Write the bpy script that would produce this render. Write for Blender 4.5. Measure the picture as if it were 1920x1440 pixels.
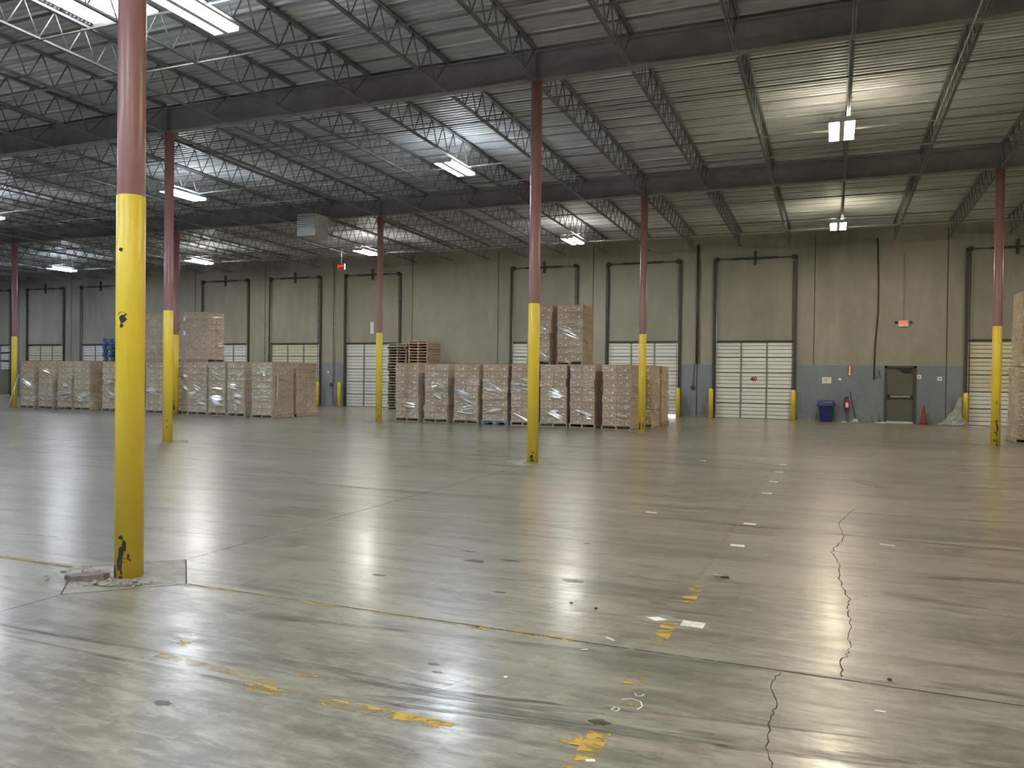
import bpy, bmesh, math, random
from math import sin, cos, pi, radians, sqrt
from mathutils import Vector, Matrix
random.seed(7)
S = bpy.context.scene
for o in list(bpy.data.objects): bpy.data.objects.remove(o)

# ---------------- camera, world, exposure ----------------
F_PX, YAW, PITCH, ROLL, CAM_H = 1467.3, -0.38743, -0.01154, 0.01199, 1.65
fw = Vector((sin(YAW)*cos(PITCH), cos(YAW)*cos(PITCH), sin(PITCH)))
r0 = Vector((cos(YAW), -sin(YAW), 0)); u0 = r0.cross(fw)
rr = r0*cos(ROLL)+u0*sin(ROLL); uu = -r0*sin(ROLL)+u0*cos(ROLL)
cam_d = bpy.data.cameras.new('camera'); cam = bpy.data.objects.new('camera', cam_d)
S.collection.objects.link(cam)
M3 = Matrix((rr, uu, -fw)).transposed()
cam.matrix_world = Matrix.Translation((0, 0, CAM_H)) @ M3.to_4x4()
cam_d.sensor_fit = 'HORIZONTAL'; cam_d.sensor_width = 36; cam_d.lens = 36*F_PX/1920
cam_d.clip_end = 300; cam_d.clip_start = .05
S.camera = cam
S.view_settings.view_transform = 'Standard'; S.view_settings.look = 'None'
S.view_settings.exposure = 1.62; S.view_settings.gamma = 1.0; S.view_settings.use_curve_mapping = False
LAMP = 44.0      # radiance of the fixture lenses
UPL = 9.0       # radiance of the uplight slots
W = bpy.data.worlds.new('daylight'); S.world = W; W.use_nodes = True
W.node_tree.nodes['Background'].inputs[0].default_value = (.9, .95, 1, 1)
W.node_tree.nodes['Background'].inputs[1].default_value = 4.0

C = S.collection.objects
WALL_Y = 32.9; COL_X = -5.203; COL_Y = 4.65; BX = 9.072; BY = 9.166
def beam_z(y): return 7.17-.0175*(y-13.8)       # underside of girders, roof falls toward the dock wall
def deck_z(y): return 7.77-.0175*(y-13.8)

# ---------------- node helpers ----------------
class NT:
    def __init__(s, name):
        s.m = bpy.data.materials.new(name); s.m.use_nodes = True; s.t = s.m.node_tree; s.n = s.t.nodes
        s.b = s.n['Principled BSDF']; s.o = s.n['Material Output']
        s.tc = s.n.new('ShaderNodeTexCoord')
    def lk(s, a, b): s.t.links.new(a, b)
    def inp(s, node, k, v):
        if hasattr(v, 'is_output') or isinstance(v, bpy.types.NodeSocket): s.lk(v, node.inputs[k])
        else: node.inputs[k].default_value = v
    def obj(s): return s.tc.outputs['Object']
    def mapv(s, scale=(1, 1, 1), rot=(0, 0, 0), loc=(0, 0, 0), src=None):
        m = s.n.new('ShaderNodeMapping'); s.lk(src or s.obj(), m.inputs[0])
        m.inputs['Scale'].default_value = scale; m.inputs['Rotation'].default_value = rot; m.inputs['Location'].default_value = loc
        return m.outputs[0]
    def noise(s, vec, scale, detail=6, rough=.6, dist=0):
        q = s.n.new('ShaderNodeTexNoise'); s.lk(vec, q.inputs['Vector'])
        q.inputs['Scale'].default_value = scale; q.inputs['Detail'].default_value = detail
        q.inputs['Roughness'].default_value = rough; q.inputs['Distortion'].default_value = dist
        return q.outputs['Fac']
    def vor(s, vec, scale, feat='F1'):
        q = s.n.new('ShaderNodeTexVoronoi'); q.feature = feat; s.lk(vec, q.inputs['Vector']); q.inputs['Scale'].default_value = scale
        return q.outputs['Distance']
    def ramp(s, f, stops):
        q = s.n.new('ShaderNodeValToRGB'); s.lk(f, q.inputs[0]); e = q.color_ramp.elements
        while len(e) < len(stops): e.new(.5)
        for i, (p, c) in enumerate(stops):
            e[i].position = p; e[i].color = (c, c, c, 1) if isinstance(c, (int, float)) else (*c, 1)
        return q.outputs[0]
    def mix(s, f, a, b, mode='MIX'):
        q = s.n.new('ShaderNodeMix'); q.data_type = 'RGBA'; q.blend_type = mode
        for k, v in ((0, f), (6, a), (7, b)):
            if isinstance(v, bpy.types.NodeSocket): s.lk(v, q.inputs[k])
            elif k == 0: q.inputs[0].default_value = v
            else: q.inputs[k].default_value = (*v, 1) if len(v) == 3 else v
        return q.outputs[2]
    def math(s, op, a, b=0.0):
        q = s.n.new('ShaderNodeMath'); q.operation = op
        for k, v in ((0, a), (1, b)):
            if isinstance(v, bpy.types.NodeSocket): s.lk(v, q.inputs[k])
            else: q.inputs[k].default_value = v
        return q.outputs[0]
    def mr(s, v, a, b, c, d):
        q = s.n.new('ShaderNodeMapRange'); s.lk(v, q.inputs[0])
        for i, x in enumerate((a, b, c, d)): q.inputs[i+1].default_value = x
        return q.outputs[0]
    def xyz(s, src=None):
        q = s.n.new('ShaderNodeSeparateXYZ'); s.lk(src or s.obj(), q.inputs[0]); return q.outputs
    def bump(s, h, strength=.3, dist=.02):
        q = s.n.new('ShaderNodeBump'); q.inputs['Strength'].default_value = strength; q.inputs['Distance'].default_value = dist
        s.lk(h, q.inputs['Height']); s.lk(q.outputs[0], s.b.inputs['Normal']); return q.outputs[0]
    def set(s, **k):
        for a, v in k.items():
            a = a.replace('_', ' ')
            if isinstance(v, tuple) and len(v) == 3: v = (*v, 1)
            s.inp(s.b, a, v)
        return s
    def alpha(s, f):
        tr = s.n.new('ShaderNodeBsdfTransparent'); mx = s.n.new('ShaderNodeMixShader')
        s.lk(f, mx.inputs[0]); s.lk(tr.outputs[0], mx.inputs[1]); s.lk(s.b.outputs[0], mx.inputs[2]); s.lk(mx.outputs[0], s.o.inputs[0])

def plain(name, col, rough=.5, metal=0, var=.25, scale=6, bump=0):
    t = NT(name); f = t.noise(t.obj(), scale)
    d = tuple(c*(1-var) for c in col); l = tuple(min(1, c*(1+var)) for c in col)
    t.set(Base_Color=t.mix(t.mr(f, .3, .7, 0, 1), d, l), Roughness=rough, Metallic=metal)
    if bump: t.bump(f, bump)
    return t.m
def emit(name, col, st):
    t = NT(name); t.set(Base_Color=(.8, .8, .8), Emission_Color=col, Emission_Strength=st); return t.m

# ---------------- materials ----------------
def mat_floor():
    t = NT('polished_concrete')
    big = t.noise(t.mapv((.35, .6, 1), (0, 0, .1)), 1.0, 5, .6, .6)
    mid = t.noise(t.mapv((1.0, 2.2, 1), (0, 0, -.08)), 1.5, 8, .66, .8)
    fine = t.noise(t.mapv((1.5, 5, 1), (0, 0, .12)), 3.2, 8, .7, .5)
    scr = t.noise(t.mapv((.35, 13, 1), (0, 0, .06)), 1.6, 5, .65, .25)
    scr2 = t.noise(t.mapv((12, .5, 1), (0, 0, .45)), 1.5, 4, .6, .2)
    mid2 = t.noise(t.mapv((.7, 3.2, 1), (0, 0, .05), (4, 2, 0)), 1.1, 7, .62, 1.2)
    base = t.mix(t.mr(big, .32, .68, 0, 1), (.145, .132, .105), (.29, .268, .222))
    base = t.mix(t.mr(mid, .44, .62, 0, .6), base, (.39, .365, .315))
    base = t.mix(t.mr(mid2, .48, .34, 0, .8), base, (.10, .092, .078))
    base = t.mix(t.mr(fine, .48, .66, 0, .65), base, (.45, .425, .37))
    base = t.mix(t.mr(fine, .46, .34, 0, .65), base, (.12, .11, .095))
    base = t.mix(t.mr(scr, .58, .74, 0, .4), base, (.10, .095, .085))
    base = t.mix(t.mr(scr2, .55, .85, 0, .3), base, (.45, .43, .38))
    far = t.noise(t.mapv((.16, 1.5, 1), (0, 0, .03)), 1.3, 6, .62, .5); far2 = t.noise(t.mapv((.1, 4, 1), (0, 0, -.04), (7, 3, 0)), 1.1, 5, .6, .4)
    base = t.mix(t.mr(far, .50, .34, 0, .45), base, (.10, .092, .075)); base = t.mix(t.mr(far2, .54, .70, 0, .4), base, (.40, .375, .32)); base = t.mix(t.mr(far2, .46, .32, 0, .4), base, (.11, .10, .085))
    spots = t.vor(t.mapv((1, 1.6, 1), (0, 0, .3)), .9)
    base = t.mix(t.math('MULTIPLY', t.mr(spots, .075, .045, 0, 1), t.mr(big, .45, .6, 0, .7)), base, (.10, .10, .085))
    rough = t.math('ADD', t.mr(mid, .3, .7, .278, .292), t.mr(fine, .4, .7, -.0, .008))
    t.set(Base_Color=base, Roughness=rough)
    t.b.inputs['IOR'].default_value = 1.5
    t.inp(t.b, 'Coat Weight', t.math('ADD', t.mr(mid, .36, .62, .08, .45), t.mr(fine, .38, .62, -.08, .25))); t.b.inputs['Coat Roughness'].default_value = .19; t.b.inputs['Coat IOR'].default_value = 1.5
    h = t.math('ADD', t.math('MULTIPLY', fine, .5), t.math('ADD', t.math('MULTIPLY', scr2, .35), t.math('MULTIPLY', mid, .5)))
    t.bump(h, .42, .012)
    return t.m
def mat_wall():
    t = NT('tilt_up_concrete'); x, y, z = t.xyz()
    a = t.noise(t.mapv((.5, .5, .28)), .9, 6, .62, .5); b = t.noise(t.mapv((2, 2, .35)), 1.4, 8, .65, .3); c = t.noise(t.obj(), 3.5, 10, .75, 1.2)
    base = t.mix(t.mr(a, .3, .7, 0, 1), (.25, .237, .198), (.375, .355, .30))
    base = t.mix(t.mr(b, .5, .7, 0, .4), base, (.43, .41, .35))
    base = t.mix(t.mr(c, .60, .75, 0, .3), base, (.2, .19, .165))
    sc = t.mr(t.noise(t.mapv((1, 1, 2)), 1.7, 6, .6, .8), .56, .68, 0, .55)
    near = t.math('MULTIPLY', t.mr(z, 2.5, 2.2, 0, 1), sc)
    base = t.mix(near, base, (.42, .38, .33))
    dado = t.mix(t.mr(a, .3, .7, 0, 1), (.185, .212, .245), (.255, .285, .32))
    low = t.mr(z, 1.3, .1, 0, 1)
    dado = t.mix(t.math('MULTIPLY', t.mr(c, .52, .66, 0, .7), low), dado, (.34, .34, .32))
    dado = t.mix(t.math('MULTIPLY', t.mr(b, .52, .62, 0, .8), low), dado, (.10, .11, .11))
    # blue-grey paint band below 2.17 m
    edge = t.math('ADD', z, t.mr(c, 0, 1, -.012, .012))
    base = t.mix(t.math('LESS_THAN', edge, 2.17), base, dado)
    t.set(Base_Color=base, Roughness=.8); t.bump(b, .15, .02); return t.m
def mat_deck():
    t = NT('galvanised_roof_deck')
    a = t.noise(t.mapv((.5, .9, 1)), .7, 5, .6, .3); b = t.noise(t.mapv((.6, 9, 1)), 1.2, 5, .6, .2)
    base = t.mix(t.mr(a, .3, .7, 0, 1), (.38, .39, .385), (.52, .53, .525))
    base = t.mix(t.mr(b, .58, .72, 0, .7), base, (.60, .61, .59))
    base = t.mix(t.mr(b, .42, .30, 0, .5), base, (.13, .135, .13))
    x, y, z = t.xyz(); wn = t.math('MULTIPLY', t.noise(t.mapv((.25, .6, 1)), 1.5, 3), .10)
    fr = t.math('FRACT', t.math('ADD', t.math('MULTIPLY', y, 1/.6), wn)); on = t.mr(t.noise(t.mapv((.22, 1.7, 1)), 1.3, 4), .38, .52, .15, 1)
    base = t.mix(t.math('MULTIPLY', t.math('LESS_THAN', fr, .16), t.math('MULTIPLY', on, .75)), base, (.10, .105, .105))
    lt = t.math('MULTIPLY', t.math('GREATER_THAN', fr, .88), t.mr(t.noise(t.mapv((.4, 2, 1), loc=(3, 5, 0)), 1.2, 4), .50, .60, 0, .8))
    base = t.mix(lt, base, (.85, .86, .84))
    t.set(Base_Color=base, Roughness=.5, Metallic=.1); return t.m
def mat_paint(name, col, chip, amt=.72):
    t = NT(name); a = t.noise(t.mapv((3, 3, .7)), 2, 5); c = t.noise(t.obj(), 9, 8, .7, .6); x, y, z = t.xyz()
    base = t.mix(t.mr(a, .3, .7, 0, 1), tuple(v*.88 for v in col), col)
    base = t.mix(t.mr(c, amt, amt+.02, 0, 1), base, chip)
    s = t.noise(t.mapv((14, 14, .8)), 1.6, 5, .6)
    base = t.mix(t.mr(s, .63, .72, 0, .25), base, tuple(v*.6 for v in col))
    t.set(Base_Color=base, Roughness=.38); return t.m
def mat_carton():
    t = NT('kraft_cardboard'); oi = t.n.new('ShaderNodeObjectInfo').outputs['Random']
    f = t.noise(t.mapv((1, 1, 3)), 4, 5); g = t.noise(t.mapv((40, 2, 2)), 1, 2)
    base = t.mix(oi, (.47, .36, .25), (.62, .49, .36))
    base = t.mix(t.mr(f, .4, .7, 0, .5), base, (.52, .41, .29)); base = t.mix(t.mr(g, .4, .7, 0, .12), base, (.2, .14, .09))
    t.set(Base_Color=base, Roughness=.7); return t.m
def mat_wood(name, a, b):
    t = NT(name); oi = t.n.new('ShaderNodeObjectInfo').outputs['Random']
    f = t.noise(t.mapv((2, 14, 14)), 2, 5); base = t.mix(f, a, b)
    base = t.mix(t.math('MULTIPLY', oi, .5), base, tuple(v*.6 for v in a)); t.set(Base_Color=base, Roughness=.8); return t.m
def mat_wrap():
    t = NT('stretch_wrap'); oi = t.n.new('ShaderNodeObjectInfo')
    off = t.n.new('ShaderNodeVectorMath'); off.operation = 'MULTIPLY_ADD'
    t.lk(oi.outputs['Random'], off.inputs[0]); off.inputs[1].default_value = (31, 17, 23); t.lk(t.obj(), off.inputs[2]); v = off.outputs[0]
    a = t.noise(t.mapv((1.2, 1.2, 6), (0, .35, 0), src=v), 1.6, 6, .62, .9)
    b = t.noise(t.mapv((1.6, 1.6, 15), (0, -.28, 0), src=v), 1.2, 4, .6, .5)
    patch = t.noise(t.mapv((1, 1, 1.5), src=v), 1.7, 3, .5, .2)
    streak = t.mr(t.math('MULTIPLY', a, b), .25, .315, 0, 1)  # whitish film crinkles plus painted highlights, as opaque white streaks
    pm = t.mr(patch, .44, .62, 0, 1)
    f = t.math('ADD', .06, t.math('MULTIPLY', t.math('MULTIPLY', streak, pm), .62))
    t.set(Base_Color=(.96, .94, .90), Roughness=.2); t.b.inputs['IOR'].default_value = 1.5
    h = t.math('ADD', t.math('MULTIPLY', a, 1.0), t.math('MULTIPLY', b, .5)); t.bump(h, 1.0, .05)
    t.alpha(f); return t.m
def mat_worn(name, col, lo, hi, sc=(6, 14, 1), rot=0, rough=.6, mx=1.0):
    t = NT(name); f = t.noise(t.mapv(sc, (0, 0, rot)), 1, 7, .7, .6)
    g = t.noise(t.mapv((.8, .8, 1)), 1.2, 3)
    t.set(Base_Color=t.mix(f, tuple(v*.75 for v in col), col), Roughness=rough)
    t.alpha(t.math('MULTIPLY', t.mr(t.math('ADD', f, t.mr(g, .3, .7, -.12, .12)), lo, hi, 0, 1), mx)); return t.m

M = {}
M['floor'] = mat_floor(); M['wall'] = mat_wall(); M['deck'] = mat_deck()
M['plainwall'] = plain('side_wall_concrete', (.42, .41, .36), .8, 0, .15, .6)
M['girder'] = plain('girder_primer', (.24, .225, .225), .7, 0, .2, 2)
M['joist'] = plain('joist_primer', (.16, .165, .165), .5, .1, .25, 3)
M['bridge'] = plain('galvanised_angle', (.22, .22, .21), .45, .4, .3, 3)
M['red'] = mat_paint('oxide_red_pipe_paint', (.34, .165, .155), (.5, .38, .36), .76)
M['yellow'] = mat_paint('safety_yellow_paint', (.95, .70, .065), (.12, .10, .05), .80)
M['chip'] = plain('bare_dark_steel', (.035, .033, .025), .6)
M['carton'] = mat_carton(); M['print'] = plain('dark_carton_print', (.11, .06, .04), .7); M['redprint'] = plain('red_carton_print', (.30, .07, .04), .7)
M['label'] = plain('white_carton_label', (.80, .79, .76), .5, 0, .03)
M['gap'] = plain('carton_seam_shadow', (.10, .07, .05), .9)
M['wood'] = mat_wood('pallet_wood', (.40, .31, .22), (.64, .53, .40)); M['bluewood'] = mat_wood('blue_pallet_paint', (.11, .22, .42), (.20, .36, .58))
M['greywood'] = mat_wood('weathered_pallet_wood', (.34, .28, .22), (.58, .50, .41))
M['wrap'] = mat_wrap(); M['band'] = plain('shiny_wrap_strand', (.95, .94, .92), .28, .55, .03)
M['door'] = plain('white_door_panel', (.80, .81, .77), .5, 0, .08, 1.2); M['doorc'] = plain('cream_door_panel', (.70, .67, .50), .5, 0, .08, 1.2)
M['doorrib'] = plain('door_rib_groove', (.10, .10, .095), .6); M['stile'] = plain('galvanised_stile', (.28, .28, .26), .45, .4)
M['track'] = plain('dark_track_steel', (.075, .068, .06), .55, .3); M['trackl'] = plain('light_track_steel', (.40, .40, .37), .4, .5)
M['steel'] = plain('zinc_conduit', (.45, .44, .41), .4, .6); M['dark'] = plain('black_rubber', (.02, .02, .02), .6)
M['white'] = plain('white_enamel', (.62, .62, .60), .4, 0, .05); M['paper'] = plain('white_paper', (.82, .82, .80), .6, 0, .03)
M['exitdoor'] = plain('olive_door_paint', (.115, .115, .095), .45, 0, .1, 1); M['frame'] = plain('dark_frame_paint', (.07, .068, .055), .5)
M['bluep'] = plain('blue_plastic', (.022, .04, .20), .4, 0, .1); M['orange'] = plain('faded_red_rubber', (.24, .035, .03), .5)
M['extred'] = plain('extinguisher_red', (.36, .02, .02), .3); M['signred'] = plain('sign_red', (.50, .05, .04), .5)
M['numred'] = plain('dark_red_number', (.20, .02, .015), .5); M['deckwhite'] = plain('heater_casing', (.36, .36, .34), .5); M['louver'] = plain('heater_louver', (.09, .10, .10), .5)
t = NT('exit_letters'); t.set(Base_Color=(.35, .01, .01), Emission_Color=(1, .03, .02), Emission_Strength=.55); M['exitglow'] = t.m; M['exitpink'] = plain('exit_face', (.82, .74, .66), .5, 0, .03)
M['debris'] = plain('broken_concrete', (.32, .30, .27), .9, 0, .4, 25); M['patch'] = mat_worn('light_mortar_patch', (.52, .49, .43), .3, .55, (3, 5, 1), 0, .6, .6)
M['splint'] = plain('dark_wood_shard', (.19, .16, .14), .8, 0, .4, 9)
M['paintY'] = mat_worn('worn_yellow_line', (.60, .40, .07), .47, .56, (7, 16, 1), .1); M['paintF'] = mat_worn('faded_yellow_line', (.55, .41, .16), .38, .60, (5, 12, 1), .1, .6, .6)
M['paintG'] = mat_worn('ghost_yellow_line', (.5, .40, .2), .42, .66, (5, 9, 1), .1, .6, .35); M['joint'] = mat_worn('joint_filler', (.085, .075, .06), .30, .44, (9, 9, 1), 0, .8, .8); M['crack'] = plain('crack_shadow', (.06, .055, .045), .9)
M['scuff'] = mat_worn('tyre_scuff', (.10, .095, .085), .38, .68, (2, 26, 1), 0, .4, .5); M['scuffl'] = mat_worn('pale_scrape', (.55, .52, .46), .42, .62, (2, 20, 1), 0, .5, .5)
M['stain'] = mat_worn('dark_stain', (.075, .075, .06), .25, .5, (6, 6, 1), 0, .3, .75)
t = NT('clear_plastic_sheet'); f = t.noise(t.obj(), 7, 6, .7, 1); t.set(Base_Color=(.62, .63, .61), Roughness=.2); t.bump(f, 1, .06); t.alpha(t.mr(f, .3, .7, .25, .85)); M['bag'] = t.m
t = NT('translucent_roof_panel'); tl = t.n.new('ShaderNodeBsdfTranslucent'); tp = t.n.new('ShaderNodeBsdfTransparent'); mx = t.n.new('ShaderNodeMixShader'); mx.inputs[0].default_value = .55
tl.inputs[0].default_value = (.92, .94, .95, 1); t.lk(tl.outputs[0], mx.inputs[1]); t.lk(tp.outputs[0], mx.inputs[2]); t.lk(mx.outputs[0], t.o.inputs[0]); M['skylight'] = t.m
t = NT('clear_sheet_on_floor'); f = t.noise(t.obj(), 9, 4); t.set(Base_Color=(.62, .62, .58), Roughness=.15); t.alpha(t.mr(f, .2, .8, .25, .5)); M['film'] = t.m
t = NT('smudged_floor_label'); f = t.noise(t.obj(), 22, 6, .7); t.set(Base_Color=t.mix(t.mr(f, .42, .6, 0, 1), (.62, .61, .57), (.92, .91, .87)), Roughness=.4); M['sticker'] = t.m

# ---------------- mesh helpers ----------------
class MB:
    def __init__(s): s.b = bmesh.new(); s.mi = 0
    def box(s, x0, y0, z0, x1, y1, z1, mi=0, shear=(0, 0)):
        v = [s.b.verts.new((x + (shear[0] if k else 0), y + (shear[1] if k else 0), z)) for k, z in enumerate((z0, z1)) for (x, y) in ((x0, y0), (x1, y0), (x1, y1), (x0, y1))]
        for f in ((0, 3, 2, 1), (4, 5, 6, 7), (0, 1, 5, 4), (1, 2, 6, 5), (2, 3, 7, 6), (3, 0, 4, 7)):
            q = s.b.faces.new([v[i] for i in f]); q.material_index = mi
        return s
    def quad(s, pts, mi=0):
        q = s.b.faces.new([s.b.verts.new(p) for p in pts]); q.material_index = mi; return s
    def tube(s, pts, r, n=8, mi=0, cap=True, smooth=True):
        pts = [Vector(p) for p in pts]; rings = []
        rs = r if isinstance(r, (list, tuple)) else [r]*len(pts)
        for i, p in enumerate(pts):
            d = (pts[min(i+1, len(pts)-1)]-pts[max(i-1, 0)]).normalized()
            a = d.orthogonal().normalized() if abs(d.z) < .99 else Vector((1, 0, 0))
            if abs(d.z) < .99: a = d.cross(Vector((0, 0, 1))).normalized()
            b = d.cross(a)
            rings.append([s.b.verts.new(p+(a*cos(2*pi*k/n)+b*sin(2*pi*k/n))*rs[i]) for k in range(n)])
        for i in range(len(pts)-1):
            for k in range(n):
                q = s.b.faces.new((rings[i][k], rings[i][(k+1) % n], rings[i+1][(k+1) % n], rings[i+1][k])); q.material_index = mi; q.smooth = smooth
        if cap:
            for rg in (rings[0][::-1], rings[-1]):
                q = s.b.faces.new(rg); q.material_index = mi
        return s
    def lathe(s, prof, n=24, mi=0, cx=0, cy=0, sq=1.0, smooth=True):
        rings = []
        for r, z in prof:
            rg = []
            for k in range(n):
                a = 2*pi*k/n; c, q = cos(a), sin(a); e = 2/ (2+6*(sq-1)) if sq > 1 else 1
                rg.append(s.b.verts.new((cx+r*math.copysign(abs(c)**e, c), cy+r*math.copysign(abs(q)**e, q), z)))
            rings.append(rg)
        for i in range(len(prof)-1):
            for k in range(n):
                f = s.b.faces.new((rings[i][k], rings[i][(k+1) % n], rings[i+1][(k+1) % n], rings[i+1][k])); f.material_index = mi; f.smooth = smooth
        for rg in (rings[0][::-1], rings[-1]):
            f = s.b.faces.new(rg); f.material_index = mi
        return s
    def mesh(s, name, mats):
        s.b.normal_update(); bmesh.ops.recalc_face_normals(s.b, faces=s.b.faces[:])
        me = bpy.data.meshes.new(name); s.b.to_mesh(me); s.b.free()
        for m in (mats if isinstance(mats, list) else [mats]): me.materials.append(M[m] if isinstance(m, str) else m)
        return me
    def make(s, name, mats, parent=None, loc=(0, 0, 0), rz=0):
        return put(name, s.mesh(name, mats), parent, loc, rz)
def put(name, me, parent=None, loc=(0, 0, 0), rz=0):
    o = bpy.data.objects.new(name, me); C.link(o); o.location = loc; o.rotation_euler = (0, 0, rz); o.parent = parent; return o
def tag(o, label=None, cat=None, group=None, kind=None):
    for k, v in (('label', label), ('category', cat), ('group', group), ('kind', kind)):
        if v: o[k] = v
    return o
def empty(name, loc, rz=0, **k):
    o = bpy.data.objects.new(name, None); C.link(o); o.location = loc; o.rotation_euler = (0, 0, rz); o.empty_display_size = .1; return tag(o, **k)
def text_mesh(body, size, depth=.004):
    cu = bpy.data.curves.new('lettering', 'FONT'); cu.body = body; cu.size = size; cu.extrude = depth; cu.offset = size*.03; cu.align_x = 'CENTER'; cu.align_y = 'CENTER'
    to = bpy.data.objects.new('lettering', cu); C.link(to); bpy.context.view_layer.update()
    me = bpy.data.meshes.new_from_object(to.evaluated_get(bpy.context.evaluated_depsgraph_get())); bpy.data.objects.remove(to)
    me.transform(Matrix.Rotation(pi/2, 4, 'X')); return me
ORD = ['first', 'second', 'third', 'fourth', 'fifth', 'sixth', 'seventh', 'eighth', 'ninth', 'tenth', 'eleventh', 'twelfth', 'thirteenth', 'fourteenth', 'fifteenth', 'sixteenth', 'seventeenth', 'eighteenth', 'nineteenth', 'twentieth', 'twenty-first', 'twenty-second', 'twenty-third', 'twenty-fourth', 'twenty-fifth', 'twenty-sixth', 'twenty-seventh', 'twenty-eighth', 'twenty-ninth', 'thirtieth']

# ---------------- shell ----------------
XL, XR, YB = -62, 22, -16
fl = MB().box(XL, YB, -.2, XR, WALL_Y+.3, 0).make('floor', 'floor'); tag(fl, kind='structure')
# roof deck with real trapezoid ribs running along X
b = bmesh.new(); prev = None; y = YB; pts = []
while y < WALL_Y+.3:
    for dy, dz in ((0, 0), (.06, 0), (.075, .038), (.135, .038)): pts.append((y+dy, deck_z(y+dy)+dz))
    y += .15
SKX0, SKX1, SKY0, SKY1 = -12.40, -10.78, 7.85, 10.3
def strips(x0, x1, test):
    prev = None
    for (yy, zz) in pts:
        if not test(yy): prev = None; continue
        cur = [b.verts.new((x0, yy, zz)), b.verts.new((x1, yy, zz))]
        if prev: b.faces.new((prev[0], prev[1], cur[1], cur[0]))
        prev = cur
strips(XL, SKX0, lambda y: True); strips(SKX1, XR, lambda y: True); strips(SKX0, SKX1, lambda y: y <= SKY0+.1); strips(SKX0, SKX1, lambda y: y >= SKY1-.1)
me = bpy.data.meshes.new('ceiling'); b.to_mesh(me); b.free(); me.materials.append(M['deck'])
tag(put('ceiling', me), kind='structure')
rb = MB()      # solid roof build-up over the deck
for (x0, x1, y0, y1) in ((XL-.3, SKX0, YB-.3, WALL_Y+.3), (SKX1, XR+.3, YB-.3, WALL_Y+.3), (SKX0, SKX1, YB-.3, SKY0), (SKX0, SKX1, SKY1, WALL_Y+.3)):
    v = [rb.b.verts.new((x, y, deck_z(y)+dz)) for dz in (.05, .2) for x, y in ((x0, y0), (x1, y0), (x1, y1), (x0, y1))]
    for f in ((0, 1, 2, 3), (4, 7, 6, 5), (0, 4, 5, 1), (1, 5, 6, 2), (2, 6, 7, 3), (3, 7, 4, 0)): rb.b.faces.new([v[i] for i in f])
tag(rb.make('ceiling_slab', 'plainwall'), kind='structure')
rb = MB(); k = 0
while SKY0+k*.15 < SKY1-.05:
    y = SKY0+k*.15; rb.quad([(SKX0, y, deck_z(y)+.21), (SKX1, y, deck_z(y)+.21), (SKX1, y+.08, deck_z(y)+.21), (SKX0, y+.08, deck_z(y)+.21)]).quad([(SKX0, y+.08, deck_z(y)+.21), (SKX1, y+.08, deck_z(y)+.21), (SKX1, y+.15, deck_z(y)+.24), (SKX0, y+.15, deck_z(y)+.24)]); k += 1
sk = rb.make('window_1', 'skylight'); sk['kind'] = 'structure'; sk['label'] = 'bright translucent skylight panel'

# dock wall: openings (x0, x1, z0, z1)
DOORS = [(-2.91, 'a'), (-7.45, 'b'), (-11.92, 'a'), (-20.83, 'a'), (-25.44, 'c'), (-29.97, 'a'), (-39.1, 'a'), (-43.66, 'c'), (-48.2, 'o'), (6.12, 'c')]
DW, DH = 3.0, 3.1
ops = sorted([(x-DW/2, x+DW/2, DH) for x, k in DOORS]+[(1.86, 2.94, 2.17)])
wb = MB(); zt = deck_z(WALL_Y)+.05; x = XL
for (a, c, h) in ops:
    wb.box(x, WALL_Y, 0, a, WALL_Y+.25, zt); wb.box(a, WALL_Y, h, c, WALL_Y+.25, zt); x = c
wb.box(x, WALL_Y, 0, XR, WALL_Y+.25, zt)
wall = wb.make('wall_back', 'wall'); tag(wall, kind='structure')
for nm, c in (('wall_left', (XL-.3, YB, 0, XL, WALL_Y+.25, 8.6)), ('wall_right', (XR, YB, 0, XR+.3, WALL_Y+.25, 8.6)), ('wall_front', (XL-.3, YB-.3, 0, XR+.3, YB, 8.6))):
    tag(MB().box(*c).make(nm, 'plainwall'), kind='structure')
# panel joints of the dock wall
for i, xx in enumerate([3.93, -.66, -9.66, -14.15, -18.62, -23.1, -27.36, -32.07, -36.8, -41.5, -46.0]):
    jb = MB().box(xx-.018, WALL_Y-.004, 0 if i != 1 else 2.2, xx+.018, WALL_Y+.002, 7.3)
    jb.box(xx-.05, WALL_Y-.003, 2.2, xx-.022, WALL_Y+.002, 7.3, 1)
    jb.make('panel_joint', ['gap', 'wall'], wall)

# ---------------- floor markings (children of the floor) ----------------
def ribbon(name, pts, w, mat, z=.0012, jit=0):
    b = MB(); L = R = None; w = w if isinstance(w, list) else [w]*len(pts)
    for i, p in enumerate(pts):
        p = Vector((*p[:2], 0)); d = (Vector((*pts[min(i+1, len(pts)-1)][:2], 0))-Vector((*pts[max(i-1, 0)][:2], 0))).normalized(); n = Vector((-d.y, d.x, 0))
        ww = w[i]*(1+random.uniform(-jit, jit))
        l = b.b.verts.new(p+n*ww/2+Vector((0, 0, z))); r = b.b.verts.new(p-n*ww/2+Vector((0, 0, z)))
        if L: b.b.faces.new((L, R, r, l))
        L, R = l, r
    return b.make(name, mat, fl)
def wob(pts, n=6, a=.015):
    out = []
    for i in range(len(pts)-1):
        for k in range(n):
            t = k/n; out.append((pts[i][0]*(1-t)+pts[i+1][0]*t+random.uniform(-a, a), pts[i][1]*(1-t)+pts[i+1][1]*t+random.uniform(-a, a)))
    return out+[pts[-1]]
def line(x0, y0, x1, y1, n=20): return [(x0+(x1-x0)*k/n, y0+(y1-y0)*k/n) for k in range(n+1)]
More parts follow.
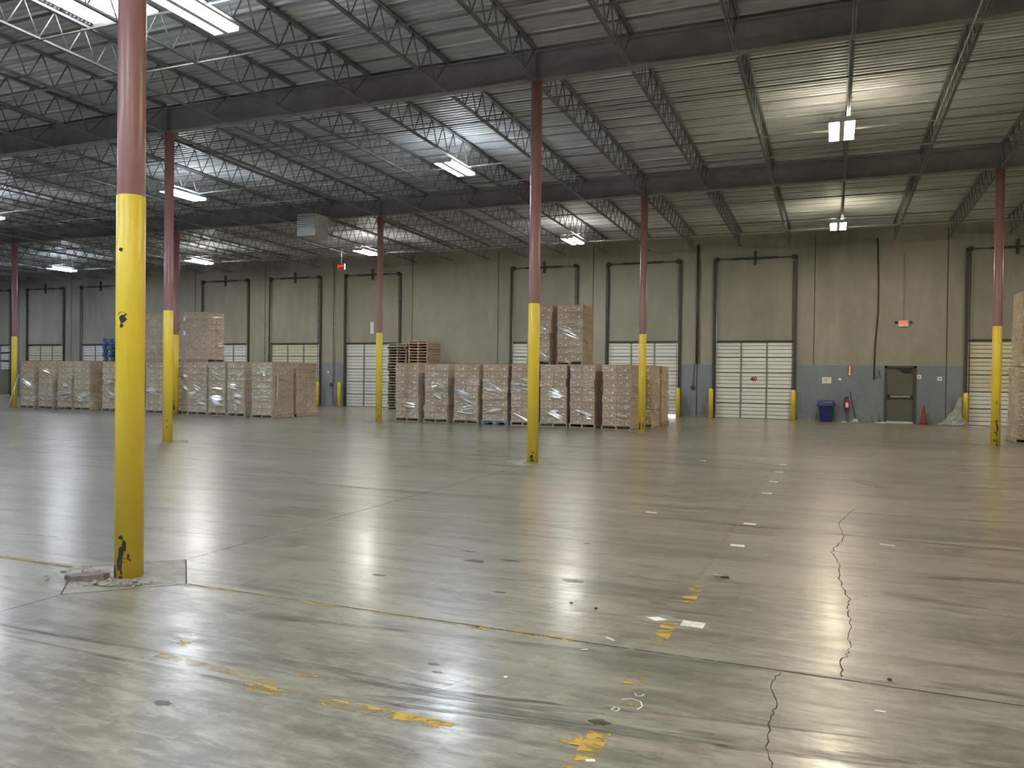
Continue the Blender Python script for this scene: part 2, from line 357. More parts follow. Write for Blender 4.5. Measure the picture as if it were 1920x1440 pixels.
# expansion joints on the column lines with diamond-shaped isolation joints round each column
COLS = [(0, 0, 3.04), (0, 1, 3.0), (0, 2, 2.91), (-1, 1, 3.05), (-2, 2, 3.04), (-1, 2, 3.03), (-3, 2, 3.04), (1, 2, 3.03)]
cxy = lambda i, j: (COL_X+BX*i, COL_Y+BY*j)
for j in range(3):
    yy = COL_Y+BY*j
    for i in range(-6, 2):
        x0, x1 = COL_X+BX*(i-1)+.62, COL_X+BX*i-.62
        ribbon('expansion_joint', wob(line(x0, yy, x1, yy, 10), 3, .004), .014 if j else .018, 'joint')
for i in range(-5, 2):
    xx = COL_X+BX*i
    for j in range(-1, 3):
        ribbon('expansion_joint', wob(line(xx, COL_Y+BY*j+.62, xx, min(COL_Y+BY*(j+1)-.62, 32.8), 8), 3, .004), .010, 'joint')
for i in range(-3, 2):
    ribbon('pale_scrape', line(COL_X+BX*i+.03, COL_Y+.7, COL_X+BX*i-.03, COL_Y+BY-.7, 12), .03, 'scuffl')
for (i, j, h) in COLS:
    x, y = cxy(i, j); d = .60
    for (p, q) in (((d, 0), (0, d)), ((0, d), (-d, 0)), ((-d, 0), (0, -d)), ((0, -d), (d, 0))):
        ribbon('expansion_joint', [(x+p[0], y+p[1]), (x+q[0], y+q[1])], .013, 'joint')
    MB().quad([(x+d*a, y+d*b_, .0006) for a, b_ in ((1, 0), (0, 1), (-1, 0), (0, -1))]).make('concrete_patch', 'patch', fl)
# long crack
ribbon('crack', wob([(.30, 10.81), (.18, 10.2), (.11, 9.72), (.13, 9.06), (.15, 8.83), (.08, 8.4), (.03, 8.05), (.1, 7.5), (.08, 6.99), (.15, 6.37), (.13, 6.12), (.15, 5.86), (.13, 5.38), (.12, 5.12), (.08, 4.98), (.08, 4.69)], 5, .013), .0075, 'crack', jit=.5)
ribbon('crack', wob([(-.24, 4.62), (-.28, 4.43), (-.23, 4.15), (-.25, 3.96), (-.245, 3.66), (-.21, 3.47), (-.22, 3.1), (-.2, 2.6), (-.24, 1.8)], 5, .009), .006, 'crack', jit=.5)
# worn yellow lines
ribbon('yellow_line', line(-2.15, 4.63, -1.40, 4.66), .07, 'paintY', .0016); ribbon('yellow_line', line(-4.6, 4.64, -2.1, 4.64), .06, 'paintF', .0016)
ribbon('yellow_line', line(-2.85, 3.27, -1.62, 3.27), .085, 'paintY', .0016); ribbon('yellow_line', line(-7.5, 4.66, -5.8, 4.66), .09, 'paintF')
ribbon('yellow_line', line(-3.6, 3.42, -2.7, 3.37), .07, 'paintF')
ribbon('yellow_line', line(-.955, 5.75, -.955, 6.3), .10, 'paintY', .0016); ribbon('yellow_line', line(-.975, 4.80, -.975, 5.25), .10, 'paintY', .0016)
ribbon('yellow_line', line(-.965, 3.02, -.965, 3.5), .10, 'paintY', .0016); ribbon('yellow_line', line(-.965, 4.1, -.965, 4.32), .10, 'paintY', .0016)
ribbon('yellow_line', line(-.98, 6.4, -.98, 14), .05, 'paintG'); ribbon('yellow_line', line(-1.17, 3.36, -1.02, 3.38), .09, 'paintY', .0024)
for (x, y, w, h) in ((-1.43, 4.19, .10, .09), (-2.62, 3.5, .13, .07), (-.97, 4.21, .10, .07), (-.94, 3.83, .08, .06), (-2.5, 3.27, .14, .05), (-1.36, 4.83, .12, .05), (-3.62, 3.62, .15, .08), (-1.04, 2.9, .1, .1)):
    ribbon('yellow_paint_fleck', line(x-w/2, y, x+w/2, y+.01, 4), h, 'paintY', .002)
# tyre scuffs
SC = [([(-7, 3.55), (-5.0, 3.42), (-3.6, 3.46), (-2.6, 3.52), (-1.75, 3.62), (-.8, 3.8), (.6, 4.0)], .04), ([(-5.2, 3.30), (-3.5, 3.28), (-2.6, 3.30), (-1.7, 3.42), (-.6, 3.56), (1, 3.8)], .045),
      ([(-2.6, 3.60), (-2.0, 3.56), (-1.4, 3.62), (-1.0, 3.70)], .05), ([(-2.55, 3.66), (-1.9, 3.63), (-1.1, 3.74)], .03), ([(-2.2, 3.42), (-1.5, 3.52), (-.2, 3.66), (1.0, 3.95)], .07),
      ([(-3.4, 4.25), (-2.2, 4.42), (-1.0, 4.55), (.9, 4.78)], .06), ([(-3.1, 15.9), (-1.64, 15.27), (-.66, 14.7), (.12, 14.1), (.64, 13.27), (.85, 12.3)], .09), ([(-2.9, 16.6), (-1.29, 15.75), (-.51, 15.3), (.1, 14.5), (.6, 13.7), (.9, 12.8)], .07),
      ([(-9, 14.9), (-6, 14.6), (-3.5, 14.95), (-1.5, 14.7), (.5, 14.9)], .16), ([(-6, 13.2), (-4.4, 13.0), (-2.6, 13.4)], .10), ([(-2, 9.1), (0, 9.0), (2, 8.9), (4, 9.4)], .10), ([(-1.5, 10.7), (1.2, 10.55), (4.5, 11.1)], .08),
      ([(-9, 10), (-6, 9.6), (-3, 9.9)], .10), ([(-12, 17), (-8, 17.6), (-3, 17.1)], .2), ([(1.5, 17), (3.5, 17.5), (6, 17.2)], .25), ([(.6, 7.3), (2.2, 7.6), (4, 7.0)], .14)]
for pts, w in SC:
    P = []
    for i in range(len(pts)-1):
        p0, p1, p2, p3 = pts[max(i-1, 0)], pts[i], pts[i+1], pts[min(i+2, len(pts)-1)]
        for k in range(8):
            t = k/8; P.append(tuple(.5*(2*p1[c]+(p2[c]-p0[c])*t+(2*p0[c]-5*p1[c]+4*p2[c]-p3[c])*t*t+(3*p1[c]-p0[c]-3*p2[c]+p3[c])*t**3) for c in (0, 1)))
    P.append(pts[-1]); n = len(P); ribbon('tyre_scuff', P, [w*min(1, .15+4*min(k, n-1-k)/n) for k in range(n)], 'scuff', .0009, .15)
for _ in range(95):     # pale scrapes left by pallets
    x, y = random.uniform(-9, 3.5), random.uniform(3.2, 17); L = random.uniform(.15, .9)*(1 if y < 7 else 2); a = random.choice((0, 0, .1, -.1, .95))+random.uniform(-.15, .15)
    ribbon('pale_scrape', line(x, y, x+L*cos(a), y+L*sin(a), 4), random.uniform(.008, .03), 'scuffl', .0018)
for _ in range(30):     # fork drag marks running away from the camera
    x, y = random.uniform(-2.35, -1.35), random.uniform(3.0, 5.6); ribbon('pale_scrape', line(x, y, x+.12+random.uniform(-.02, .05), y+random.uniform(.15, .5), 3), .005, 'scuffl' if _ % 2 else 'scuff', .0018)
def blob(name, x, y, a, c, mat, z=.0011, rot=0, n=14):
    b = MB(); b.quad([(x+a*(1+random.uniform(-.25, .25))*cos(2*pi*k/n)*cos(rot)-c*sin(2*pi*k/n)*sin(rot), y+a*cos(2*pi*k/n)*sin(rot)+c*(1+random.uniform(-.25, .25))*sin(2*pi*k/n)*cos(rot), z) for k in range(n)]); return b.make(name, mat, fl)
for x, y, a, c in ((-2.9, 6.27, .10, .05), (-2.62, 6.42, .10, .025), (-2.07, 3.94, .035, .02), (-1.99, 3.84, .03, .018), (-3.4, 5.5, .07, .03), (-3.05, 2.93, .05, .03), (-1.0, 3.6, .05, .03), (-3.1, 6.6, .08, .02), (-2.3, 5.45, .06, .02), (-1.9, 6.0, .10, .05), (-2.2, 7.4, .04, .03)):
    blob('floor_stain', x, y, a, c, 'stain')
# chalk squiggle on the floor
cz = lambda pts: ribbon('chalk_mark', pts, .008, 'paper', .002)
cz([(-.97, 3.80), (-.985, 3.76), (-.955, 3.75), (-.945, 3.78), (-.96, 3.79)]); cz([(-.965, 3.90), (-.92, 3.93), (-.87, 3.91), (-.85, 3.86), (-.865, 3.81)]); cz([(-.92, 4.0), (-.905, 3.97), (-.88, 3.985), (-.875, 4.01)])

# ---------------- girders, joists, bridging ----------------
def ibeam(x0, x1, y, zb, d=.53, w=.2):
    b = MB().box(x0, y-w/2, zb, x1, y+w/2, zb+.025).box(x0, y-w/2, zb+d-.025, x1, y+w/2, zb+d).box(x0, y-.009, zb+.025, x1, y+.009, zb+d-.025); return b
for j, w in ((0, 'over the foreground column'), (1, 'on the middle row of columns'), (2, 'on the far row of columns before the dock wall')):
    g = ibeam(XL, XR, 0, 0).make('roof_girder', 'girder', None, (0, COL_Y+BY*j, beam_z(COL_Y+BY*j)))
    tag(g, 'long dark steel roof girder '+w, 'beam', 'roof girders')
    for i in range(-5, 3):
        for s in (-1, 1):
            MB().box(-.01, -.1 if s < 0 else .01, .03, .01, -.01 if s < 0 else .1, .5).make('stiffener', 'girder', g, (COL_X+BX*i, 0, 0))
SPAN = BY-.22
def joist_meshes():
    H = .52; tc = MB(); tc.box(-.045, 0, H-.005, -.006, SPAN, H+.04).box(.006, 0, H-.005, .045, SPAN, H+.04)
    bc = MB(); bc.box(-.035, 0, -.065, -.006, SPAN, -.03).box(.006, 0, -.065, .035, SPAN, -.03)
    wb_ = MB(); n = 14; st = (SPAN-1.1)/n; pts = [(0, .05, H)]; 
    for k in range(n+1): 
        pts.append((0, .55+k*st, -.045))
        if k < n: pts.append((0, .55+(k+.5)*st, H))
    pts.append((0, SPAN-.05, H))
    for a, c in zip(pts[:-1], pts[1:]): wb_.tube([a, c], .0125, 6, smooth=True)
    return tc.mesh('top_chord', 'joist'), bc.mesh('bottom_chord', 'joist'), wb_.mesh('web', 'joist')
JM = joist_meshes(); js = BX/5
ROWTXT = ['between the nearest girder and the middle girder', 'between the middle girder and the far girder', 'between the far girder and the dock wall']
slope = math.atan(.0175)
for row, (ka, kb) in enumerate(((-10, 4), (-18, 6), (-25, 7))):
    for k in range(ka, kb+1):
        x = COL_X+js*k; y0 = COL_Y+BY*row+.11; o = empty('roof_joist', (x, y0, beam_z(y0)+.02))
        o.rotation_euler = (-slope, 0, 0)
        where = 'on the line of the near columns' if k == 0 else '%s %s of the near column line' % (ORD[abs(k)-1], 'right' if k > 0 else 'left')
        tag(o, 'open-web steel joist %s, %s' % (ROWTXT[row].replace('the nearest', 'nearest').replace('the middle', 'middle').replace('the far', 'far').replace('the dock', 'dock'), where), 'joist', 'roof joists '+ROWTXT[row])
        for nm, me in zip(('top_chord', 'bottom_chord', 'web'), JM):
            put(nm, me, o, (0, 0, .0 if nm != 'top_chord' else 0))
for row in range(3):
    for f, nm in ((.17, 'nearer'), (.5, 'middle'), (.68, 'farther')):
        y = COL_Y+BY*row+BY*f; z = beam_z(y)-.04
        o = MB().box(-50, -.018, -.022, 12, .018, -.016).box(-50, -.003, -.022, 12, .003, .01).make('bridging_bar', 'bridge', None, (0, y, z))
        tag(o, 'thin %s bridging angle crossing under the joists %s' % (nm, ROWTXT[row].replace(' the ', ' ')), 'bar', 'bridging bars under the joists')
    for f, nm in ((.33, 'nearer'), (.84, 'farther')):
        y = COL_Y+BY*row+BY*f; z = beam_z(y)+.5
        o = MB().box(-50, -.016, -.012, 12, .016, -.006).make('bridging_bar', 'bridge', None, (0, y, z))
        tag(o, 'thin %s bridging strip just under the deck %s' % (nm, ROWTXT[row].replace(' the ', ' ')), 'bar', 'bridging bars under the deck')
for (x, y0, y1, z, txt) in ((1.9, 12.6, 18.5, 7.05, 'thin grey conduit run along a joist at the upper right'),):
    tag(MB().tube([(x, y0, z), (x, y1, z-.0175*(y1-y0))], .014).make('conduit', 'steel'), txt, 'conduit')

# ---------------- columns ----------------
CTXT = {(0, 0): 'tall round pipe column in the foreground, yellow below and oxide red above', (0, 1): 'round yellow and red pipe column standing alone in front of the centre pallet loads', (0, 2): 'round yellow and red pipe column at the right end of the centre pallet loads',
        (-1, 1): 'round yellow and red pipe column just right of the foreground column', (-2, 2): 'round yellow and red column half hidden behind another, left carton row', (-1, 2): 'round yellow and red column with a white tag, left of the wooden pallet stacks',
        (-3, 2): 'round yellow and dull red column at the far left edge with a pole leaning beside', (1, 2): 'round yellow and red column at the right edge, black chips near its foot'}
CHIPS = {(0, 0): [(-.55, .33, .02, .02), (-.35, .26, .022, .05), (-.5, .22, .025, .05), (-.6, .16, .03, .05), (-.32, .15, .05, .018), (-.62, .11, .03, .06), (-.05, .18, .012, .02), (-.5, .05, .012, .02), (-.55, .01, .02, .02), (-.55, 2.09, .035, .02), (-.52, 2.05, .03, .04), (-.6, 2.0, .018, .02), (-.66, 2.6, .02, .02), (-.95, .05, .03, .05)],
         (0, 1): [(-.2, .10, .03, .05), (-.05, .13, .02, .03), (.1, .2, .02, .02), (-.3, .05, .03, .02), (.0, .05, .02, .03)], (0, 2): [(-.45, .2, .03, .12), (-.5, .12, .03, .06), (.35, .18, .02, .12)], (-2, 2): [(-.5, .3, .04, .25)],
         (1, 2): [(-.1, .62, .04, .03), (.1, .55, .03, .05), (.2, .62, .02, .06), (.35, .45, .025, .12), (.15, .3, .03, .08), (.25, .15, .04, .06), (-.1, .35, .02, .03), (-.3, .15, .02, .03), (.3, .05, .02, .03), (.1, 1.1, .01, .06)],
         (-1, 2): [(-.1, .55, .02, .02), (-.1, .42, .02, .02), (.0, .2, .025, .04)], (-1, 1): [(-.2, .5, .015, .02), (-.15, .35, .015, .02)], (-3, 2): [(-.3, .5, .03, .02)]}
for (i, j, h) in COLS:
    x, y = cxy(i, j); top = beam_z(y); c = empty('pipe_column', (x, y, 0), label=CTXT[(i, j)], cat='column', group='yellow and red pipe columns')
    R = .103; yr = R+.005
    MB().lathe([(R-.001, h-.1), (R, h), (R, top-.03)], 32).box(-.16, -.12, top-.03, .16, .12, top-.005).make('red_pipe', 'red', c)['label'] = 'dull red upper pipe'
    MB().lathe([(yr, .0), (yr, h-.004), (yr-.004, h)], 32).make('yellow_sleeve', 'yellow', c)['label'] = 'yellow painted lower sleeve'
    fa = math.atan2(-y, -x)
    for (da, z, w, hh) in CHIPS.get((i, j), []):
        b = MB(); n = 9; pts = []
        for k in range(n):
            a = 2*pi*k/n; aa = fa + math.asin(max(-.99, min(.99, da))) + (w/yr)*cos(a)*random.uniform(.6, 1.2); pts.append(((yr+.0012)*cos(aa), (yr+.0012)*sin(aa), max(.002, z+hh*sin(a)*random.uniform(.6, 1.2))))
        b.quad(pts).make('paint_chip', 'chip', c)['label'] = 'black patch where the yellow paint has chipped'
# tags on columns
tx, ty = cxy(-1, 2)
tag(MB().box(-.03, -.01, -.2, .09, .01, .2).make('column_tag', 'paper', None, (tx-.25, ty-.12, 3.2)), 'small white tag hung on the column left of the wooden pallet stacks', 'tag')
# rubble round the foreground column
for k in range(70):
    a = random.uniform(2.6, 6.6); r = random.uniform(.13, .5)*(1.2 if a < 4 else .8); s = random.choice((.008, .011, .016, .024)); b = MB()
    bmesh.ops.create_icosphere(b.b, subdivisions=1, radius=s)
    for v in b.b.verts: v.co *= random.uniform(.6, 1.3); v.co.z *= .6
    o = b.make('concrete_chip', 'debris', None, (COL_X+r*cos(a)-.05, COL_Y+r*sin(a)*.7-.1, s*.4)); tag(o, 'crumb of broken concrete lying round the foreground column foot', 'rubble', 'concrete crumbs at the foreground column')
b = MB(); L = [(-.17, -.05), (-.08, -.085), (.05, -.07), (.14, -.03), (.16, .02), (.1, .07), (-.05, .06), (-.14, .0)]
top = [b.b.verts.new((x, y, .035+.07*max(0, (x+.1)))) for x, y in L]; bot = [b.b.verts.new((x*1.02, y*1.05, 0)) for x, y in L]
b.b.faces.new(top); b.b.faces.new(bot[::-1])
for k in range(8): b.b.faces.new((bot[k], bot[(k+1) % 8], top[(k+1) % 8], top[k]))
tag(b.make('wood_shard', 'splint', None, (COL_X-.20, COL_Y-.2, .001), .28), 'dark splintered slab lying at the foot of the foreground column', 'debris')
for (x, y, rx, ry) in ((COL_X+.1, COL_Y-.2, .28, .12), (COL_X-.3, COL_Y-.02, .3, .16)): blob('concrete_patch', x, y, rx, ry, 'patch', .002)
for pts in ([(-5.6, 4.46), (-5.45, 4.36), (-5.3, 4.40), (-5.15, 4.33), (-5.0, 4.38), (-4.88, 4.46)], [(-5.66, 4.6), (-5.55, 4.5), (-5.4, 4.48)], [(-5.0, 4.42), (-4.85, 4.54), (-4.8, 4.6)]):
    ribbon('crack', wob(pts, 4, .012), .014, 'crack', .0022, .6)

# ---------------- ceiling lights ----------------
COOL = (.80, .90, 1.0); NEUT = (1, .97, .88); WARM = (1, .90, .68)
LM = {}
for nm, c in (('cool', COOL), ('neutral', NEUT), ('warm', WARM)):
    LM[nm] = (emit('lamp_lens_'+nm, c, LAMP), emit('lamp_uplight_'+nm, c, UPL))
def lightmeshes(nm):
    Lh, Wd = .67, .25
    h = MB().box(-Wd, -Lh, 0, Wd, Lh, .02).box(-Wd, -Lh, -.02, -Wd+.012, Lh, 0).box(Wd-.012, -Lh, -.02, Wd, Lh, 0).box(-.05, -Lh, -.08, .05, Lh, 0)
    h.box(-Wd, -Lh-.012, -.075, Wd, -Lh, .03).box(-Wd, Lh, -.075, Wd, Lh+.012, .03).box(-.05, -Lh+.1, .02, .05, Lh-.1, .07)
    le = [MB().box(a, -Lh+.01, -.07, c, Lh-.01, -.005).mesh('lens', LM[nm][0]) for a, c in ((-Wd+.014, -.055), (.055, Wd-.014))]
    up = MB().box(-Wd+.03, -Lh+.08, .021, -.09, Lh-.08, .024).box(.09, -Lh+.08, .021, Wd-.03, Lh-.08, .024).mesh('uplight_slot', LM[nm][1])
    wires = []
    for yy in (-.45, .45):
        w = MB().tube([(-.18, yy, .02), (-.03, yy+.06, .30)], .003, 5).tube([(.18, yy, .02), (.03, yy+.06, .30)], .003, 5); wires.append(w.mesh('hanger_wire', 'steel'))
    return h.mesh('housing', 'white'), le, up, wires
LMS = {k: lightmeshes(k) for k in LM}
def lab(x, y): return None
LIGHTS = [(.12, 17.9, 6.93, 'warm', 'bright square-looking twin ceiling light, upper of the two at right'), (.13, 28.2, 6.78, 'warm', 'bright twin ceiling light, lower of the two at right above the exit sign'),
          (-8.95, 17.9, 6.93, 'cool', 'bright ceiling light between the foreground column and centre column'), (-9.12, 28.2, 6.78, 'neutral', 'bright hanging ceiling light right of the centre column, wires showing'),
          (-17.95, 17.9, 6.93, 'cool', 'bright ceiling light right beside the second column from the left'), (-18.2, 28.2, 6.78, 'neutral', 'bright ceiling light touching the top of the white-tagged column'),
          (-27.3, 28.2, 6.78, 'neutral', 'bright ceiling light low over the left carton row, right of its column'), (-36.3, 28.2, 6.78, 'cool', 'bright ceiling light low at left over the blue pallets side'),
          (-26.95, 17.9, 6.93, 'cool', 'bright ceiling light cut by the left edge of the view'), (-8.98, 9.15, 7.1, 'cool', 'nearest ceiling light, long twin strips at the top left'),
          (-18.05, 9.15, 7.1, 'cool', 'overhead light beyond the top left corner, near bay'), (.12, 9.15, 7.1, 'warm', 'overhead light above the right side of the floor'), (9.2, 9.15, 7.1, 'warm', 'overhead light at right beyond the view, near bay'), (9.2, 17.9, 6.93, 'warm', 'overhead light at right beyond the view, middle bay'), (9.2, 28.2, 6.78, 'warm', 'overhead light at right beyond the view, dock bay'),
          (-27, 9.15, 7.1, 'cool', 'overhead light at left beyond the view, near bay'), (-36.2, 17.9, 6.93, 'cool', 'overhead light at left beyond the view, middle bay'), (-9, 0, 7.2, 'cool', 'overhead light behind the viewer, left'), (.12, 0, 7.2, 'warm', 'overhead light behind the viewer, right'), (-18.1, 0, 7.2, 'cool', 'overhead light behind the viewer, far left'), (9.2, 0, 7.2, 'warm', 'overhead light behind the viewer, far right'), (-9, -8.5, 7.3, 'cool', 'overhead light well behind the viewer, left'), (.12, -8.5, 7.3, 'warm', 'overhead light well behind the viewer, right'), (-4.5, 0, 7.2, 'cool', 'added fill light behind the viewer, centre left'), (-13.5, 0, 7.2, 'cool', 'added fill light behind the viewer, between left and far left'), (-4.5, -8.5, 7.3, 'cool', 'added fill light well behind the viewer, centre'), (-45.3, 28.2, 6.78, 'cool', 'overhead light at far left beyond the view, dock bay')]  # unseen lights off the bay grid are added to brighten the foreground
for (x, y, z, k, l) in LIGHTS:
    r = empty('ceiling_light', (x, y, z), label=l, cat='ceiling light', group='twin-strip ceiling lights'); h, le, up, ws = LMS[k]
    put('housing', h, r)
    for q in le: put('lens', q, r)
    put('uplight_slot', up, r)
    for q in ws: put('hanger_wire', q, r)

# ---------------- unit heater ----------------
uh = empty('unit_heater', (-16.3, 21.6, 6.22), label='boxy louvered unit heater hung under the roof at left', cat='heater')
MB().box(-.36, 0, 0, .36, .75, .72).make('casing', 'deckwhite', uh)
b = MB()
for k in range(6): b.box(-.33, -.03, .26+k*.066, .33, -.002, .285+k*.066)
lo = MB().box(-.33, -.006, .25, .33, .0, .66).make('louver_opening', 'louver', uh); b.make('louver', 'white', lo)
for sx in (-.3, .3): MB().tube([(sx, .1, .72), (sx, .1, .95)], .008, 6).make('hanger_rod', 'steel', uh)

# ---------------- dock doors ----------------
def section_mesh(w, h, mat):
    b = MB().box(-w/2, 0, 0, w/2, .04, h)
    for z in (.035, .30, .53, .76):        # rolled ribs with dark grooves between
        b.box(-w/2, -.014, h*z, w/2, .0, h*(z+.19)).box(-w/2, -.003, h*(z+.195), w/2, .0, h*(z+.225), 1)
    b.box(-w/2, -.018, 0, w/2, 0, .022, 1)
    return b.mesh('door_section', [mat, 'doorrib'])
SH = DH/5; SEC = {m+q: section_mesh(DW-(.09 if q else .004), SH, m) for m in ('door', 'doorc') for q in ('', 'n')}
for n, (x, k) in enumerate(DOORS):
    d = empty('door_%d' % (n+1), (x, WALL_Y+.07, 0)); d['kind'] = 'structure'
    z0 = .07 if k == 'b' else (1.6 if k == 'o' else 0); dx = -.04 if x in (-25.44, -43.66) else 0
    cnt = 3 if k == 'o' else 5
    for s in range(cnt):
        zz = z0+s*SH*((DH-z0)/(cnt*SH)) if k in 'ob' else s*SH
        put('door_section', SEC[('doorc' if (k == 'c' and (x < 0 or s > 1)) else 'door')+('n' if dx else '')], d, (dx, 0, zz))
    for sx in (-.5, .5):
        if x > 5: break
        stl = MB().box(-.035, -.035, z0, .035, -.012, DH).make('stile', 'stile', d, (sx, 0, 0))
        for q in range(1, cnt): MB().box(-.05, -.05, q*SH+z0-.04, .05, -.035, q*SH+z0+.04).make('hinge', 'stile', stl)
    for sx in (-1, 1):
        MB().box(-.05, -.15, 0, .05, -.075, 6.5).box(-.05*sx-.012, -.075, 0, -.05*sx+.012, -.02, 3.1).make('vertical_track', 'track', d, (sx*(DW/2+.07), 0, 0))
        tl = MB().tube([(0, -.17, .1), (0, -.17, 6.3)], .016, 6)
        for z in range(1, 8): tl.box(-.02, -.17, z*.85, .02, -.08, z*.85+.03)
        tl.make('cable_guide', 'trackl' if (n % 2 == 0) == (sx < 0) else 'track', d, (sx*(DW/2-.03), 0, 0))
        MB().tube([(-.07, -.17, 6.46), (.07, -.17, 6.46)], .09, 14).make('cable_drum', 'track', d, (sx*(DW/2-.02), 0, 0))
    MB().tube([(-DW/2-.1, -.17, 6.46), (DW/2+.1, -.17, 6.46)], .016, 8).tube([(-.85, -.17, 6.46), (.85, -.17, 6.46)], .04, 10).make('spring_shaft', 'track', d)
    MB().box(-.05, -.15, 6.2, .05, -.07, 6.75).make('centre_bracket', 'track', d)
    MB().box(-DW/2-.12, -.09, DH, DW/2+.12, -.06, DH+.06).make('header_angle', 'track', d)
    if n == 0:
        tm = text_mesh('40', .25, .004); tm.materials.append(M['numred']); o = put('door_number', tm, d, (0, -.026, 1.60)); o['label'] = 'dark red number 40'
# trailer backed up to the half-raised door at the far left
tr = MB(); tr.box(-1.5, .4, 0, -1.45, 4, 3.2).box(1.45, .4, 0, 1.5, 4, 3.2).box(-1.5, 4, 0, 1.5, 4.05, 3.2).box(-1.5, .4, 3.15, 1.5, 4, 3.2).box(-1.5, .4, -.05, 1.5, 4, -.001)
tag(tr.make('truck_trailer', 'plainwall', None, (-48.2, WALL_Y, 0)), 'dark open trailer backed to the half-raised dock door at far left', 'trailer')

# bollards
for x, l in ((-4.54, 'left of the dock door numbered 40'), (-1.37, 'right of the dock door numbered 40'), (-5.88, 'beside the dock door behind the centre carton loads'), (4.54, 'behind the plastic bag, beside the far right dock door'), (-23.85, 'just behind the right end of the left carton row'), (-22.55, 'left of the white dock door beside the tagged column')):
    tag(MB().lathe([(.085, 0), (.085, 1.14), (.07, 1.18), (.04, 1.2)], 20).make('bollard', 'yellow', None, (x, 32.62, 0)), 'short yellow steel bollard '+l, 'bollard', 'yellow bollards at the dock wall')

# exit door
ed = empty('door_11', (2.4, WALL_Y+.03, 0)); ed['kind'] = 'structure'
MB().box(-.54, -.08, 0, -.46, .05, 2.17).box(.46, -.08, 0, .54, .05, 2.17).box(-.54, -.08, 2.09, .54, .05, 2.17).make('door_frame', 'frame', ed)
leaf = MB().box(-.50, -.01, 0, .50, .03, 2.13).box(-.455, -.02, .02, .455, -.01, 2.085).make('door_leaf', 'exitdoor', ed)
MB().box(-.34, -.10, .985, .36, -.06, 1.03).make('panic_bar', 'steel', leaf)['label'] = 'bright push bar'
MB().box(-.42, -.11, .93, -.33, -.02, 1.09).make('bar_bracket', 'dark', leaf); MB().box(.35, -.10, .95, .42, -.02, 1.06).make('bar_bracket', 'dark', leaf)
MB().box(.05, -.1, 1.95, .38, -.02, 2.03).box(-.15, -.09, 2.02, .1, -.07, 2.04).make('door_closer', 'dark', leaf)
MB().box(-.455, -.035, 0, .455, -.021, .07).make('kick_strip', 'white', leaf)['label'] = 'pale strip along the foot of the door'

# conduits and cables on the wall
def wallpipe(name, pts, r, mat, label, cat): tag(MB().tube([(x, WALL_Y-r-.004, z) for x, z in pts], r, 8).make(name, mat), label, cat)
wallpipe('conduit', [(-5.06, 6.4), (-5.06, 2.2)], .018, 'steel', 'pale conduit down the wall left of the dock door numbered 40', 'conduit')
wallpipe('drain_pipe', [(-5.17, 7.1), (-5.17, 2.2)], .05, 'track', 'dark vertical pipe beside the pale conduit above the blue paint', 'pipe')
wallpipe('cable', [(-5.26, 2.2), (-5.30, 1.3)], .012, 'dark', 'dark cable dropping to the round bell left of door 40', 'cable')
wallpipe('cable', [(-5.16, 2.2), (-5.16, 0.02)], .010, 'dark', 'thin dark cable running down the blue paint to the floor by the bell', 'cable')
wallpipe('cable', [(1.55, 7.0), (1.60, 5.2), (1.60, 4.2), (1.52, 3.0), (1.50, 1.64)], .028, 'track', 'thick dark cable hanging down the wall left of the exit door', 'cable')
wallpipe('conduit', [(2.48, 6.4), (2.48, 3.9)], .012, 'steel', 'thin pale conduit dropping to the exit sign above the exit door', 'conduit')
wallpipe('conduit', [(-23.02, 6.9), (-23.02, 1.1)], .02, 'steel', 'pale conduit between the two left-hand dock doors', 'conduit')
wallpipe('conduit', [(-27.1, 2.6), (-27.1, 1.9)], .02, 'dark', 'short dark pipe stub on the wall above the left carton row', 'pipe')
for x, z, l in ((-5.31, 1.21, 'round dark alarm bell on the blue wall left of door 40'), (-23.2, 1.06, 'small round alarm bell on the wall behind the left carton row')):
    r = empty('alarm_bell', (x, WALL_Y, z), label=l, cat='bell', group='alarm bells on the dock wall')
    b = MB().tube([(0, -.06, 0), (0, -.02, 0)], [.085, .1], 20); b.make('gong', 'track', r); MB().box(-.05, -.02, -.16, .05, 0, -.0).make('back_box', 'stile', r)
# wrench/bracket mess by cable end
tag(MB().tube([(1.58, WALL_Y-.02, 1.76), (1.64, WALL_Y-.04, 1.72), (1.70, WALL_Y-.02, 1.9), (1.66, WALL_Y-.02, 2.02), (1.74, WALL_Y-.02, 1.7)], .008, 6).make('bent_wire', 'dark'), 'bent dark wire sticking out where the thick cable ends', 'wire')

# exit signs
def exit_sign(loc, label, heads=True, stem=0):
    r = empty('exit_sign', loc, label=label, cat='exit sign'); MB().box(-.17, -.07, -.115, .17, 0, .115).make('housing', 'white', r)
    fc = MB().box(-.155, -.074, -.10, .155, -.07, .10).make('face', 'exitpink' if heads else 'signred', r)
    tm = text_mesh('EXIT', .15, .002); tm.materials.append(M['exitglow']); put('lettering', tm, fc, (0, -.077, .01))['label'] = 'glowing red letters EXIT'
    if heads:
        for s in (-1, 1): MB().tube([(s*.17, -.03, .03), (s*.24, -.05, .05)], .012, 6).tube([(s*.24, -.08, .05), (s*.26, -.03, .05)], .045, 12).make('lamp_head', 'dark', r)
    if stem: MB().tube([(0, -.03, .11), (0, -.03, stem)], .012, 6).make('stem', 'steel', r)
exit_sign((2.48, WALL_Y, 3.76), 'red lettered exit sign with two lamp heads above the exit door')
exit_sign((-19.0, 27.6, 6.08), 'small glowing red exit sign hung under the roof left of the tagged column', False, .78)

